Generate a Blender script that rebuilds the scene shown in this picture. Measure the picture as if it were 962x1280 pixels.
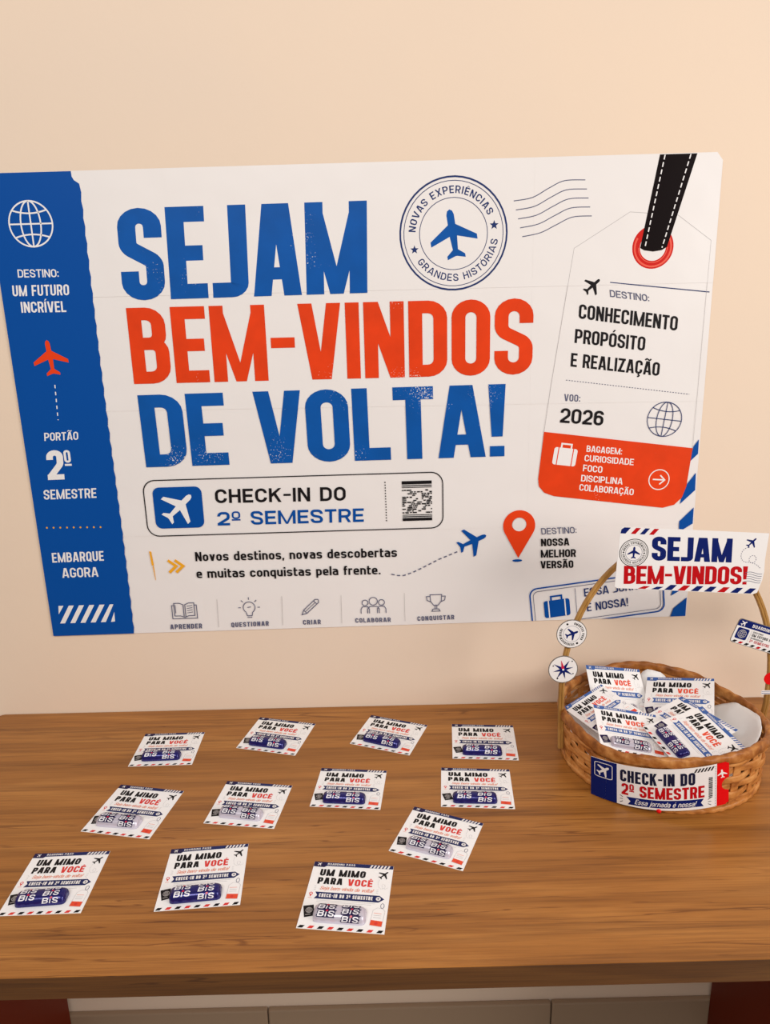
import bpy, bmesh, math, random
from math import sin, cos, pi, radians
from mathutils import Vector, Matrix, Euler
random.seed(7)
for o in list(bpy.data.objects): bpy.data.objects.remove(o)
S = bpy.context.scene
TZ = 0.75                      # desk top height above the floor

# ------------------------------------------------------------ camera, world, lights, exposure
cam = bpy.data.cameras.new('camera'); camo = bpy.data.objects.new('camera', cam); S.collection.objects.link(camo)
cam.sensor_fit = 'HORIZONTAL'; cam.sensor_width = 36.0; cam.lens = 918.386 / 962 * 36.0
cam.clip_start = 0.02; cam.clip_end = 50
camo.location = (0.000842, -1.173422, 0.657702 + TZ); camo.rotation_euler = (1.316907, 0.019245, -0.011262)
S.camera = camo
W = bpy.data.worlds.new('world'); S.world = W; W.use_nodes = True
W.node_tree.nodes['Background'].inputs[0].default_value = (1.0, 0.95, 0.90, 1); W.node_tree.nodes['Background'].inputs[1].default_value = 0.30

def area(name, loc, target, sx, sy, power, col):
    l = bpy.data.lights.new(name, 'AREA'); l.shape = 'RECTANGLE'; l.size = sx; l.size_y = sy; l.energy = power; l.color = col
    o = bpy.data.objects.new(name, l); S.collection.objects.link(o); o.location = loc
    o.rotation_euler = (Vector(target) - Vector(loc)).to_track_quat('-Z', 'Y').to_euler(); return o
area('window_daylight', (2.1, -1.8, 1.8), (0.15, -0.2, 0.9), 1.3, 1.2, 37, (1.0, 0.965, 0.93))
area('ceiling_lamp', (-0.5, -2.25, 2.78), (0.0, -0.15, 0.8), 1.4, 0.7, 36, (1.0, 0.965, 0.93))
S.view_settings.view_transform = 'Standard'; S.view_settings.look = 'None'
S.view_settings.exposure = 0.0; S.view_settings.gamma = 1.0; S.view_settings.use_curve_mapping = False

# ------------------------------------------------------------ materials
def lin(c):
    return tuple((x/255/12.92 if x/255 <= .04045 else ((x/255+.055)/1.055)**2.4) for x in c) + (1,)
def mat(name, rgb, rough=.5, spec=.5, metal=0.0, coat=0.0):
    m = bpy.data.materials.new(name); m.use_nodes = True; b = m.node_tree.nodes['Principled BSDF']
    b.inputs['Base Color'].default_value = lin(rgb); b.inputs['Roughness'].default_value = rough
    b.inputs['Specular IOR Level'].default_value = spec; b.inputs['Metallic'].default_value = metal; b.inputs['Coat Weight'].default_value = coat
    return m
class N:                       # tiny node helper
    def __init__(s, m): s.t = m.node_tree; s.b = s.t.nodes['Principled BSDF']
    def n(s, typ, ins={}, **kw):
        x = s.t.nodes.new(typ)
        for k, v in kw.items(): setattr(x, k, v)
        for k, v in ins.items():
            if hasattr(v, 'is_output'): s.t.links.new(v, x.inputs[k])
            else: x.inputs[k].default_value = v
        return x
    def ramp(s, fac, stops):
        r = s.n('ShaderNodeValToRGB', {0: fac}); e = r.color_ramp.elements
        while len(e) < len(stops): e.new(.5)
        for el, (p, c) in zip(e, stops): el.position = p; el.color = c
        return r.outputs[0]
    def coord(s, scale):
        c = s.n('ShaderNodeTexCoord'); return s.n('ShaderNodeMapping', {0: c.outputs['Object'], 3: scale}).outputs[0]
    def noise(s, vec, scale, detail=4, rough=.5, dist=0):
        return s.n('ShaderNodeTexNoise', {'Vector': vec, 'Scale': scale, 'Detail': detail, 'Roughness': rough, 'Distortion': dist}).outputs[0]
    def mix(s, f, a, b, blend='MIX'):
        x = s.n('ShaderNodeMix', data_type='RGBA', blend_type=blend)
        for i, v in ((0, f), (6, a), (7, b)):
            if hasattr(v, 'is_output'): s.t.links.new(v, x.inputs[i])
            else: x.inputs[i].default_value = v
        return x.outputs[2]
    def col(s, c): s.t.links.new(c, s.b.inputs['Base Color'])
    def bump(s, h, strength, dist=.002):
        x = s.n('ShaderNodeBump', {'Height': h, 'Strength': strength, 'Distance': dist}); s.t.links.new(x.outputs[0], s.b.inputs['Normal'])

def m_wall():
    m = mat('wall_paint', (236, 214, 192), .6, .15); k = N(m); v = k.coord((1, 1, 1))
    n = k.noise(v, 1.6, 3); k.col(k.ramp(n, [(.3, lin((231, 210, 190))), (.7, lin((238, 214, 190)))]))
    k.bump(k.noise(v, 14, 6, .62), .16, .004); return m
def m_wood(nm, dk):
    m = mat(nm, (165, 105, 58), .36, .4); k = N(m)
    broad = k.noise(k.coord((.9, 9, 9)), 3.0, 5, .55, .5); fine = k.noise(k.coord((3.2, 150, 150)), 3, 4, .6)
    mid = k.noise(k.coord((1.1, 34, 34)), 3.0, 5, .6, .4)
    base = k.ramp(broad, [(.25, lin((149, 94, 39))), (.5, lin((170, 110, 48))), (.75, lin((190, 129, 63)))])
    c = k.mix(.75, base, k.ramp(mid, [(.30, (.55, .5, .45, 1)), (.48, (1, 1, 1, 1)), (.62, (1.0, 1.0, 1.0, 1)), (.75, (.78, .75, .7, 1))]), 'MULTIPLY')
    c = k.mix(.45, c, k.ramp(fine, [(.32, (.5, .45, .4, 1)), (.55, (1, 1, 1, 1))]), 'MULTIPLY')
    crack = k.noise(k.coord((.45, 13, 13)), 4.0, 3, .5, .8)      # long thin dark grain lines
    f = k.ramp(crack, [(.489, (1, 1, 1, 1)), (.497, (.5, .42, .35, 1)), (.503, (.5, .42, .35, 1)), (.511, (1, 1, 1, 1))])
    gate = k.ramp(k.noise(k.coord((1.0, 5, 5)), 2.2, 2), [(.42, (0, 0, 0, 1)), (.56, (.85, .85, .85, 1))])
    c = k.mix(1.0, c, k.mix(gate, (1, 1, 1, 1), f), 'MULTIPLY')
    wv = k.n('ShaderNodeTexWave', {'Vector': k.coord((.3, 2.6, 9)), 'Scale': 2.4, 'Distortion': 6.0, 'Detail': 3.0, 'Detail Scale': 1.1}, bands_direction='Y')
    c = k.mix(.30, c, k.ramp(wv.outputs[0], [(.0, (.5, .44, .38, 1)), (.18, (1, 1, 1, 1))]), 'MULTIPLY')
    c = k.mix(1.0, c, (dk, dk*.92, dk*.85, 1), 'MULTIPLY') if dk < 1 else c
    k.col(c); k.bump(mid, .06, .0006); return m
def m_cane(name, a, b, c, sc):
    m = mat(name, b, .45, .4); k = N(m); v = k.coord(sc); n = k.noise(v, 1, 4, .6)
    k.col(k.ramp(n, [(.30, lin(a)), (.5, lin(b)), (.7, lin(c))])); k.bump(k.noise(k.coord((300, 300, 700)), 1, 2), .25, .0006); return m
def m_worn(name, rgb, amount):            # printed ink with small white worn flecks
    m = mat(name, rgb, .38, .16); k = N(m); v = k.coord((1, 1, 1))
    big = k.noise(v, 9, 2); fl = k.noise(v, 420, 3, .6); s = k.n('ShaderNodeMath', {0: big, 1: fl}, operation='MULTIPLY').outputs[0]
    f = k.ramp(s, [(amount, (0, 0, 0, 1)), (amount + .012, (1, 1, 1, 1))])
    tone = k.ramp(k.noise(v, 22, 4), [(.35, lin(tuple(x*.94 for x in rgb))), (.65, lin(rgb))])
    k.col(k.mix(f, tone, lin((236, 230, 226)))); return m
def m_paper(name, rgb, rough=.4):
    m = mat(name, rgb, rough, .4); k = N(m); k.bump(k.noise(k.coord((1, 1, 1)), 7, 2), .30, .012); return m
M = dict(
 wall=m_wall(), wood=m_wood('oak_laminate', 1.0), band=m_wood('oak_painted_shade', .30), leg=mat('mahogany_panel', (104, 28, 3), .45, .12), tile=mat('skirting_tile', (160, 136, 112), .4), floor=mat('floor_tile', (176, 162, 146), .35),  # band: same oak, darkened to paint in the shade on the front edge
 sheet=m_paper('poster_paper', (237, 231, 228), .33), pblue=mat('poster_blue', (0, 75, 157), .42, .14), hblue=m_worn('headline_blue', (8, 86, 168), .405), hred=m_worn('headline_orange', (233, 66, 20), .41),
 orange=mat('poster_orange', (233, 66, 22), .4, .14), ink=mat('black_ink', (24, 20, 22), .45, .14), navy=mat('navy_ink', (34, 52, 104), .45, .14), white=mat('white_ink', (240, 236, 234), .42), grey=mat('grey_line', (184, 178, 176), .45),
 slate=mat('slate_line', (96, 98, 122), .45, .14), yellow=mat('amber_ink', (240, 170, 40), .45, .14), strap=mat('black_strap_print', (20, 11, 12), .35, .06), eye=mat('eyelet_red', (206, 30, 22), .35, .14), eyed=mat('eyelet_shade_red', (236, 84, 58), .35),
 card=mat('card_paper', (253, 251, 250), .45), cnavy=mat('card_navy', (34, 42, 92), .4, .14), cblue=mat('card_blue', (70, 104, 170), .4, .14), cred=mat('card_red', (226, 52, 44), .4), cor=mat('card_orange', (238, 76, 36), .4), pink=mat('script_coral', (236, 146, 118), .45), pale=mat('pale_grey', (205, 203, 203), .45),
 wblue=mat('wrapper_blue', (20, 16, 104), .22, .8, .4), wlil=mat('wrapper_silver', (206, 200, 214), .28, .6, .25), wnavy=mat('wrapper_navy', (36, 28, 70), .3, .14), wwhite=mat('wrapper_white', (236, 234, 240), .3), wred=mat('wrapper_red', (206, 26, 70), .3),
 cane=m_cane('woven_cane', (140, 78, 30), (192, 124, 60), (222, 160, 94), (34, 34, 70)), rim=m_cane('rim_cane', (112, 60, 20), (164, 98, 40), (206, 142, 76), (40, 40, 40)), hand=m_cane('handle_cane', (140, 98, 44), (168, 122, 60), (190, 144, 80), (60, 60, 14)),
 liner=mat('liner_tissue', (250, 248, 246), .5), dnavy=mat('dark_navy', (22, 26, 54), .45, .14), snavy=mat('sign_navy', (8, 28, 100), .4, .14), sred=mat('sign_red', (188, 10, 20), .4, .14), tred=mat('ticket_red', (226, 12, 18), .35, .14), edge=mat('sticker_rim', (120, 112, 104), .5), teal=mat('ink_teal', (60, 120, 150), .45),
)
# ------------------------------------------------------------ object helpers
def link(o, parent=None):
    S.collection.objects.link(o)
    if parent: o.parent = parent
    return o
def tag(o, label=None, cat=None, group=None, kind=None):
    for k, v in (('label', label), ('category', cat), ('group', group), ('kind', kind)):
        if v: o[k] = v
    return o
def empty(name, loc=(0, 0, 0), rot=(0, 0, 0), scale=(1, 1, 1)):
    o = bpy.data.objects.new(name, None); o.empty_display_size = .02; o.location = loc; o.rotation_euler = rot; o.scale = scale; return link(o)
def obj(name, bm, mats, parent=None, smooth=False, bevel=0):
    me = bpy.data.meshes.new(name); bm.normal_update(); bm.to_mesh(me); bm.free()
    for m in (mats if isinstance(mats, (list, tuple)) else [mats]): me.materials.append(m)
    if smooth:
        for p in me.polygons: p.use_smooth = True
    o = link(bpy.data.objects.new(name, me), parent)
    if bevel:
        b = o.modifiers.new('bevel', 'BEVEL'); b.width = bevel; b.segments = 2; b.limit_method = 'ANGLE'
    return o
def box(bm, a, b):
    vs = [bm.verts.new((x, y, z)) for x in (a[0], b[0]) for y in (a[1], b[1]) for z in (a[2], b[2])]
    for f in ((0, 1, 3, 2), (4, 6, 7, 5), (0, 4, 5, 1), (2, 3, 7, 6), (0, 2, 6, 4), (1, 5, 7, 3)): bm.faces.new([vs[i] for i in f])
def grid(bm, rows, close_u=False, close_v=False, mi=0):
    vs = [[bm.verts.new(p) for p in r] for r in rows]; nu, nv = len(rows), len(rows[0])
    for i in range(nu if close_u else nu - 1):
        for j in range(nv if close_v else nv - 1):
            f = bm.faces.new((vs[i][j], vs[(i+1) % nu][j], vs[(i+1) % nu][(j+1) % nv], vs[i][(j+1) % nv])); f.material_index = mi
    return vs

# ------------------------------------------------------------ lettering: strokes turned into flat polygons
def dens(pts):
    out = []; n = len(pts)
    for i, p in enumerate(pts):
        r = p[2] if len(p) > 2 else 0
        if r <= 0 or i in (0, n-1): out.append(Vector(p[:2])); continue
        a, b, c = Vector(pts[i-1][:2]), Vector(p[:2]), Vector(pts[i+1][:2])
        la, lc = (a-b).length, (c-b).length
        if la < 1e-6 or lc < 1e-6: out.append(b); continue
        u, w = (a-b)/la, (c-b)/lc; ang = math.acos(max(-1, min(1, u.dot(w))))
        if ang > 3.1: out.append(b); continue
        d = min(r/math.tan(ang/2), la*.5 if i > 1 else la*.98, lc*.5 if i < n-2 else lc*.98)
        p0, p3 = b+u*d, b+w*d; q1, q2 = p0+(b-p0)*.5523, p3+(b-p3)*.5523
        for j in range(6):
            t = j/5; out.append(p0*(1-t)**3+q1*3*t*(1-t)**2+q2*3*t*t*(1-t)+p3*t**3)
    res = [out[0]]
    for q in out[1:]:
        if (q-res[-1]).length > 1e-5: res.append(q)
    return res
def strip(pts, t, closed=False, dense=True):
    P = dens(pts) if dense else [Vector(p[:2]) for p in pts]
    n = len(P); L, R = [], []
    for i in range(n):
        if closed: a, b, c = P[i-1], P[i], P[(i+1) % n]
        else: a, b, c = P[max(i-1, 0)], P[i], P[min(i+1, n-1)]
        d1 = (b-a).normalized() if (b-a).length > 1e-9 else (c-b).normalized(); d2 = (c-b).normalized() if (c-b).length > 1e-9 else d1
        m = d1+d2; m = m.normalized() if m.length > 1e-6 else d1
        nn = Vector((-m.y, m.x)); k = max(.45, nn.dot(Vector((-d1.y, d1.x)))); L.append(b+nn*(t/2/k)); R.append(b-nn*(t/2/k))
    return [[R[i], R[(i+1) % n], L[(i+1) % n], L[i]] for i in range(n if closed else n-1)]
def rr(x0, y0, x1, y1, r):     # closed rounded-rectangle path for strip()
    o = []
    for cx, cy, a0 in ((x1-r, y1-r, 0), (x0+r, y1-r, 90), (x0+r, y0+r, 180), (x1-r, y0+r, 270)):
        for j in range(7): a = radians(a0+j*15); o.append((cx+r*cos(a), cy+r*sin(a)))
    return o
def rect(a, b, c, d): return [(a, b), (c, b), (c, d), (a, d)]
WR = dict(zip('MmwI1ilj!.,:-ºtrfJLEFTAVKXN ', (1.42, 1.5, 1.4, 0, .6, 0, 0, .35, 0, 0, 0, 0, .62, .7, .62, .66, .6, .84, .86, .88, .86, .94, 1.12, 1.1, 1.06, 1.08, 1.04, .5)))
ACC = {'Ê': ('E', '^'), 'Í': ('I', "'"), 'Ó': ('O', "'"), 'Ã': ('A', '~'), 'Ç': ('C', ','), 'É': ('E', "'"), 'é': ('e', "'"), 'ç': ('c', ',')}
def glyph(ch, w, t):
    """polygons of one letter in a box w wide and 1 high, strokes t thick"""
    out = []; l, r, b, T, m = t/2, w-t/2, t/2, 1-t/2, .5
    R = max(.02, min((w-t)*.5, .36)); X = .72; xt = X-t/2; tb = t*1.06
    P = lambda *a, c=False: out.extend(strip(list(a), t, c)); Q = lambda *a: out.append([Vector(p) for p in a]); B = lambda *a: Q(*rect(*a))
    D = lambda x0, x1, y0=0, y1=1: Q((x0, y0), (x0+tb, y0), (x1+tb, y1), (x1, y1))
    if ch in ACC:
        base, a = ACC[ch]; out += glyph(base, w, t); y = 1.07 if base.isupper() else .82; c = w/2; k = min(.2, max(w*.3, .1)); h = t*.62
        if a == '^': Q((c-k, y), (c-k+h, y), (c+h*.3, y+.15), (c-h*.3, y+.15)); Q((c+k-h, y), (c+k, y), (c+h*.3, y+.15), (c-h*.3, y+.15))
        if a == "'": Q((c-h*.6, y), (c+h*.3, y), (c+h*1.6, y+.17), (c+h*.3, y+.17))
        if a == '~': out += strip([(c-k*1.2, y), (c-k*.6, y+.12, .05), (c, y+.05, .05), (c+k*.6, y-.01, .05), (c+k*1.2, y+.12)], h)
        if a == ',': out += strip([(c, 0), (c, -.06), (c+k*.6, -.12, .05), (c, -.2, .04), (c-k*.5, -.2)], h)
    elif ch == 'A': q = tb*.94; Q((0, 0), (q, 0), (w/2+q*.28, 1), (w/2-q*.74, 1)); Q((w-q, 0), (w, 0), (w/2+q*.74, 1), (w/2-q*.28, 1)); B(w*.2, .18, w*.8, .18+t*.82)
    elif ch == 'B': B(0, 0, t, 1); P((l, T), (r-.02, T, R), (r-.02, .53, R*.8), (l, .53)); P((l, .53), (r, .53, R*.8), (r, b, R), (l, b))
    elif ch == 'C': P((r, .66), (r, T, R), (l, T, R), (l, b, R), (r, b, R), (r, .34))
    elif ch == 'D': B(0, 0, t, 1); P((l, T), (r, T, R), (r, b, R), (l, b))
    elif ch == 'E': B(0, 0, t, 1); B(0, 0, w, t); B(0, 1-t, w, 1); B(0, .5-t/2, w*.92, .5+t/2)
    elif ch == 'F': B(0, 0, t, 1); B(0, 1-t, w, 1); B(0, .48-t/2, w*.9, .48+t/2)
    elif ch == 'G': P((r, .68), (r, T, R), (l, T, R), (l, b, R), (r, b, R), (r, .48)); B(w*.5, .5-t, w, .5)
    elif ch == 'H': B(0, 0, t, 1); B(w-t, 0, w, 1); B(0, .5-t/2, w, .5+t/2)
    elif ch == 'I': B(0, 0, t, 1)
    elif ch == 'J': P((r, 1), (r, b, R*.9), (0, b))
    elif ch == 'K': B(0, 0, t, 1); Q((t*.8, .32), (t*.8, .32+t*1.5), (w-tb, 1), (w, 1)); Q((w*.36, .52), (w*.36+t*.6, .72), (w, 0), (w-tb*1.05, 0))
    elif ch == 'L': B(0, 0, t, 1); B(0, 0, w, t)
    elif ch == 'M': B(0, 0, t, 1); B(w-t, 0, w, 1); k = tb*.72; Q((0, 1), (w/2-k*.5, 0), (w/2+k*.5, 0), (k*1.12, 1)); Q((w-k*1.12, 1), (w/2-k*.5, 0), (w/2+k*.5, 0), (w, 1))
    elif ch == 'N': B(0, 0, t, 1); B(w-t, 0, w, 1); Q((0, 1), (w-tb, 0), (w, 0), (tb, 1))
    elif ch in 'O0': P(*rr(l, b, r, T, R), c=True)
    elif ch == 'P': B(0, 0, t, 1); P((l, T), (r, T, R), (r, .42, R), (l, .42))
    elif ch == 'Q': P(*rr(l, b, r, T, R), c=True); Q((w*.5, .22), (w*.62, .3), (w+.04, -.03), (w-.1, -.05))
    elif ch == 'R': B(0, 0, t, 1); P((l, T), (r, T, R), (r, .44, R), (l, .44)); Q((w*.42, .5), (w*.42+tb, .5), (w, 0), (w-tb, 0))
    elif ch == 'S': P((r, .68), (r, T, R), (l, T, R), (l, .58, R*.8), (r, .42, R*.8), (r, b, R), (l, b, R), (l, .32))
    elif ch == 'T': B(0, 1-t, w, 1); B(w/2-t/2, 0, w/2+t/2, 1)
    elif ch == 'U': P((l, 1), (l, b, R), (r, b, R), (r, 1))
    elif ch == 'V': q = tb*.96; Q((w/2-q*.7, 0), (w/2+q*.3, 0), (q, 1), (0, 1)); Q((w/2-q*.3, 0), (w/2+q*.7, 0), (w, 1), (w-q, 1))
    elif ch == 'X': D(0, w-tb); D(w-tb, 0)
    elif ch == 'Z': B(0, 0, w, t); B(0, 1-t, w, 1); D(0, w-tb)
    elif ch == '2': P((l, .68), (l, T, R), (r, T, R), (r, .52, .18), (l, .12, .05), (l, b)); B(0, 0, w, t)
    elif ch == '6': P(*rr(l, b, r, .60, min(R, .25)), c=True); P((l, .3), (l, T, R), (r, T, R), (r, .74))
    elif ch == '1': B(w/2-t/2, 0, w/2+t/2, 1)
    elif ch == 'º': out += strip(rr(l*.7, .52, w-l*.7, .97, min(.16, w*.3)), t*.62, True); B(0, .34, w, .34+t*.6)
    elif ch == '-': B(0, .5-t*.42, w, .5+t*.42)
    elif ch == '!': Q((t*.14, .28), (t*.86, .28), (t*1.06, 1), (-t*.06, 1)); B(t*.02, 0, t*.98, t*.84)
    elif ch == '.': B(0, 0, t, t)
    elif ch == ':': B(0, .06, t, .06+t); B(0, .56, t, .56+t)
    elif ch == ',': Q((0, t), (t, t), (t*.7, -t*.8), (0, -t*.8))
    elif ch == 'a': P((l, X*.82), (l, xt, R), (r, xt, R), (r, 0)); P((r, X*.58), (l, X*.58, R*.7), (l, b, R*.7), (r, b))
    elif ch in 'bdpq':
        P(*rr(l, b, r, xt, min(R, .25)), c=True); x = 0 if ch in 'bp' else w-t; y0, y1 = (0, 1) if ch in 'bd' else (-.24, X); B(x, y0, x+t, y1)
    elif ch == 'c': P((r, X*.66), (r, xt, R), (l, xt, R), (l, b, R), (r, b, R), (r, X*.34))
    elif ch == 'e': P((l, X*.48), (r, X*.48), (r, xt, R), (l, xt, R), (l, b, R), (r, b, R*.6), (r, X*.2))
    elif ch == 'f': P((w, T), (w*.3+l*.5, T, R*.7), (w*.3+l*.5, 0)); B(0, X-t, w, X)
    elif ch == 't': P((w*.34, .94), (w*.34, b, R*.6), (w, b)); B(0, X-t, w, X)
    elif ch in 'ij':
        B(w-t, .84, w, .84+t*1.05)
        if ch == 'i': B(0, 0, t, X)
        else: P((r, X), (r, -.2, .1), (l-.06, -.2))
    elif ch == 'l': B(0, 0, t, 1)
    elif ch == 'm': B(0, 0, t, X); P((l, xt-.1), (l, xt, .1), (w/2, xt, R*.6), (w/2, 0)); P((w/2, xt-.1), (w/2, xt, .1), (r, xt, R*.6), (r, 0))
    elif ch == 'n': B(0, 0, t, X); P((l, xt-.1), (l, xt, .1), (r, xt, R), (r, 0))
    elif ch == 'o': P(*rr(l, b, r, xt, min(R, .28)), c=True)
    elif ch == 'r': B(0, 0, t, X); P((l, xt-.1), (l, xt, .12), (w, xt))
    elif ch == 's': P((r, X*.74), (r, xt, R*.7), (l, xt, R*.7), (l, X*.54, R*.5), (r, X*.46, R*.5), (r, b, R*.7), (l, b, R*.7), (l, X*.26))
    elif ch == 'u': B(w-t, 0, w, X); P((l, X), (l, b, R), (r, b, R), (r, X*.5))
    elif ch == 'v': Q((w/2-tb*.5, 0), (w/2+tb*.5, 0), (tb, X), (0, X)); Q((w/2-tb*.5, 0), (w/2+tb*.5, 0), (w, X), (w-tb, X))
    return out
def layout(s, aspect, stem, bar, gap):
    """polygons of a line of text in a box aspect wide, 1 high"""
    k = bar/stem; rel = []
    for ch in s:
        base = ACC[ch][0] if ch in ACC else ch; rel.append(WR.get(base, 1.0 if base.isupper() or base.isdigit() else .92))
    fixed = sum(stem if q == 0 else 0 for q in rel)+gap*(len(s)-1); Wd = max(.12, (aspect-fixed)/max(.1, sum(rel)))
    polys = []; x = 0
    for ch, q in zip(s, rel):
        w = stem if q == 0 else q*Wd
        if ch != ' ':
            for pl in glyph(ch, w*k, bar): polys.append([(x+p[0]/k, p[1]) for p in pl])
        x += w+gap
    return polys
class Print:
    """flat print on a surface: polygons in millimetres, mapped to 3D by fn(u, v, height)"""
    def __init__(s, fn=lambda u, v, d: (u, v, d)): s.bm = bmesh.new(); s.mats = []; s.fn = fn; s.step = .15; s.cnt = 0
    def mi(s, m):
        m = M[m]
        if m not in s.mats: s.mats.append(m)
        return s.mats.index(m)
    def poly(s, pts, m, layer=1):
        if len(pts) < 3: return
        a = sum(pts[i-1][0]*pts[i][1]-pts[i][0]*pts[i-1][1] for i in range(len(pts)))
        if abs(a) < 1e-9: return
        if a < 0: pts = list(reversed(pts))
        s.cnt += 1; h = layer*s.step+.011*(s.cnt % 11)       # letters overlap themselves: keep the pieces a hair apart
        try: f = s.bm.faces.new([s.bm.verts.new([c/1000 for c in s.fn(p[0], p[1], h)]) for p in pts]); f.material_index = s.mi(m)
        except ValueError: pass
    def polys(s, L, m, layer=1):
        for p in L: s.poly(p, m, layer)
    def slab(s, pts, m, th):       # solid sheet: face, back and sides
        a = sum(pts[i-1][0]*pts[i][1]-pts[i][0]*pts[i-1][1] for i in range(len(pts)))
        if a < 0: pts = list(reversed(pts))
        F = [s.bm.verts.new([c/1000 for c in s.fn(p[0], p[1], 0)]) for p in pts]; K = [s.bm.verts.new([c/1000 for c in s.fn(p[0], p[1], -th)]) for p in pts]; n = len(pts); mi = s.mi(m)
        fs = [s.bm.faces.new(F), s.bm.faces.new(list(reversed(K)))]+[s.bm.faces.new((F[i], K[i], K[(i+1) % n], F[(i+1) % n])) for i in range(n)]
        for f in fs: f.material_index = mi
    def line(s, pts, t, m, layer=1, closed=False): s.polys(strip(pts, t, closed, False), m, layer)
    def dash(s, pts, t, on, off, m, layer=1):
        P = [Vector(p[:2]) for p in pts]; pos = 0; cyc = on+off
        for a, b in zip(P, P[1:]):
            L = (b-a).length; d = (b-a)/L if L else Vector((1, 0)); x = 0
            while x < L-1e-9:
                ph = (pos+x) % cyc; e = min(L, x+((on-ph) if ph < on else (cyc-ph))+1e-6)
                if ph < on-1e-6: s.polys(strip([a+d*x, a+d*e], t, False, False), m, layer)
                x = e
            pos += L
    def circ(s, c, r, m, layer=1, ry=None): s.poly([(c[0]+r*cos(2*pi*i/28), c[1]+(ry or r)*sin(2*pi*i/28)) for i in range(28)], m, layer)
    def ring(s, c, r, t, m, layer=1, a0=0, a1=360, ry=None):
        n = max(6, int(abs(a1-a0)/8)); full = abs(a1-a0) >= 360
        s.line([(c[0]+r*cos(radians(a0+(a1-a0)*i/n)), c[1]+(ry or r)*sin(radians(a0+(a1-a0)*i/n))) for i in range(n if full else n+1)], t, m, layer, full)
    def text(s, st, q, m, stem=.2, bar=None, gap=None, layer=1, slant=0):
        tl, bl, br = [Vector(p) for p in q]; ux, uy = br-bl, tl-bl; asp = ux.length/uy.length
        for pl in layout(st, asp, stem, bar or stem*.86, gap if gap is not None else stem*.55):
            s.poly([tuple(bl+ux*((p[0]+slant*p[1])/asp)+uy*p[1]) for p in pl], m, layer)
    def arc(s, st, c, r, h, a0, a1, m, stem=.2, layer=1, bottom=False):
        L = abs(radians(a1-a0))*r/h
        for pl in layout(st, L, stem, stem*.9, stem*1.2):
            out = []
            for x, y in pl:
                a = radians(a0)+(radians(a1-a0))*x/L; q = r+y*h if not bottom else r-y*h
                out.append((c[0]+q*cos(a), c[1]+q*sin(a)))
            s.poly(out, m, layer)
    def plane(s, c, size, ang, m, layer=1, fat=1.0):
        half = [(0, 1), (.09*fat, .93), (.13*fat, .78), (.13*fat, .40), (.98, -.14), (.98, -.34), (.13*fat, -.06), (.09*fat, -.60), (.38, -.82), (.38, -.96), (.04, -.86)]
        P = half+[(-x, y) for x, y in reversed(half[1:])]; a = radians(ang)
        s.poly([(c[0]+size*(x*cos(a)-y*sin(a)), c[1]+size*(x*sin(a)+y*cos(a))) for x, y in P], m, layer)
    def star(s, c, r, m, layer=1, n=5, rot=90, inner=.42): s.poly([(c[0]+(r if i % 2 == 0 else r*inner)*cos(radians(rot+i*180/n)), c[1]+(r if i % 2 == 0 else r*inner)*sin(radians(rot+i*180/n))) for i in range(2*n)], m, layer)
    def globe(s, c, r, t, m, layer=1, tilt=0):
        s.ring(c, r, t, m, layer); tl = radians(tilt)
        def T(P): return [(c[0]+x*cos(tl)-y*sin(tl), c[1]+x*sin(tl)+y*cos(tl)) for x, y in P]
        s.line(T([(.46*r*cos(2*pi*i/32), r*sin(2*pi*i/32)) for i in range(32)]), t, m, layer, True)
        s.line(T([(0, -r), (0, r)]), t, m, layer); s.line(T([(-r, 0), (r, 0)]), t, m, layer)
        for sg in (1, -1): s.line(T([(r*.80*(i/8-1), sg*(r*.60-r*.14*(1-(i/8-1)**2))) for i in range(17)]), t, m, layer)
    def stripes(s, x0, y0, x1, y1, n, duty, sl, ms, layer=1):
        p = (x1-x0)/n
        for i in range(n):
            a = x0+i*p; s.poly([(a, y0), (a+p*duty, y0), (min(a+p*duty+sl, x1+.01), y1), (min(a+sl, x1), y1)], ms[i % len(ms)], layer)
    def build(s, name, parent=None): return obj(name, s.bm, s.mats, parent)

# ------------------------------------------------------------ the setting
bm = bmesh.new(); box(bm, (-2.2, 0, 0), (2.2, .12, 2.8)); tag(obj('wall_back', bm, M['wall']), 'cream painted plaster wall behind the desk', 'wall', kind='structure')
bm = bmesh.new(); box(bm, (-2.2, -3.0, -.06), (2.2, 0, 0)); tag(obj('floor', bm, M['floor']), 'tiled floor under the desk', 'floor', kind='structure')
bm = bmesh.new(); x = -.2435-.5625*4
while x < 2.2:
    box(bm, (max(x+.001, -2.2), -.012, 0), (min(x+.5615, 2.2), 0, .092)); x += .5625
tag(obj('baseboard_back', bm, M['tile'], bevel=.003), 'pale tile skirting along the wall under the desk', 'baseboard', kind='structure')

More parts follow.
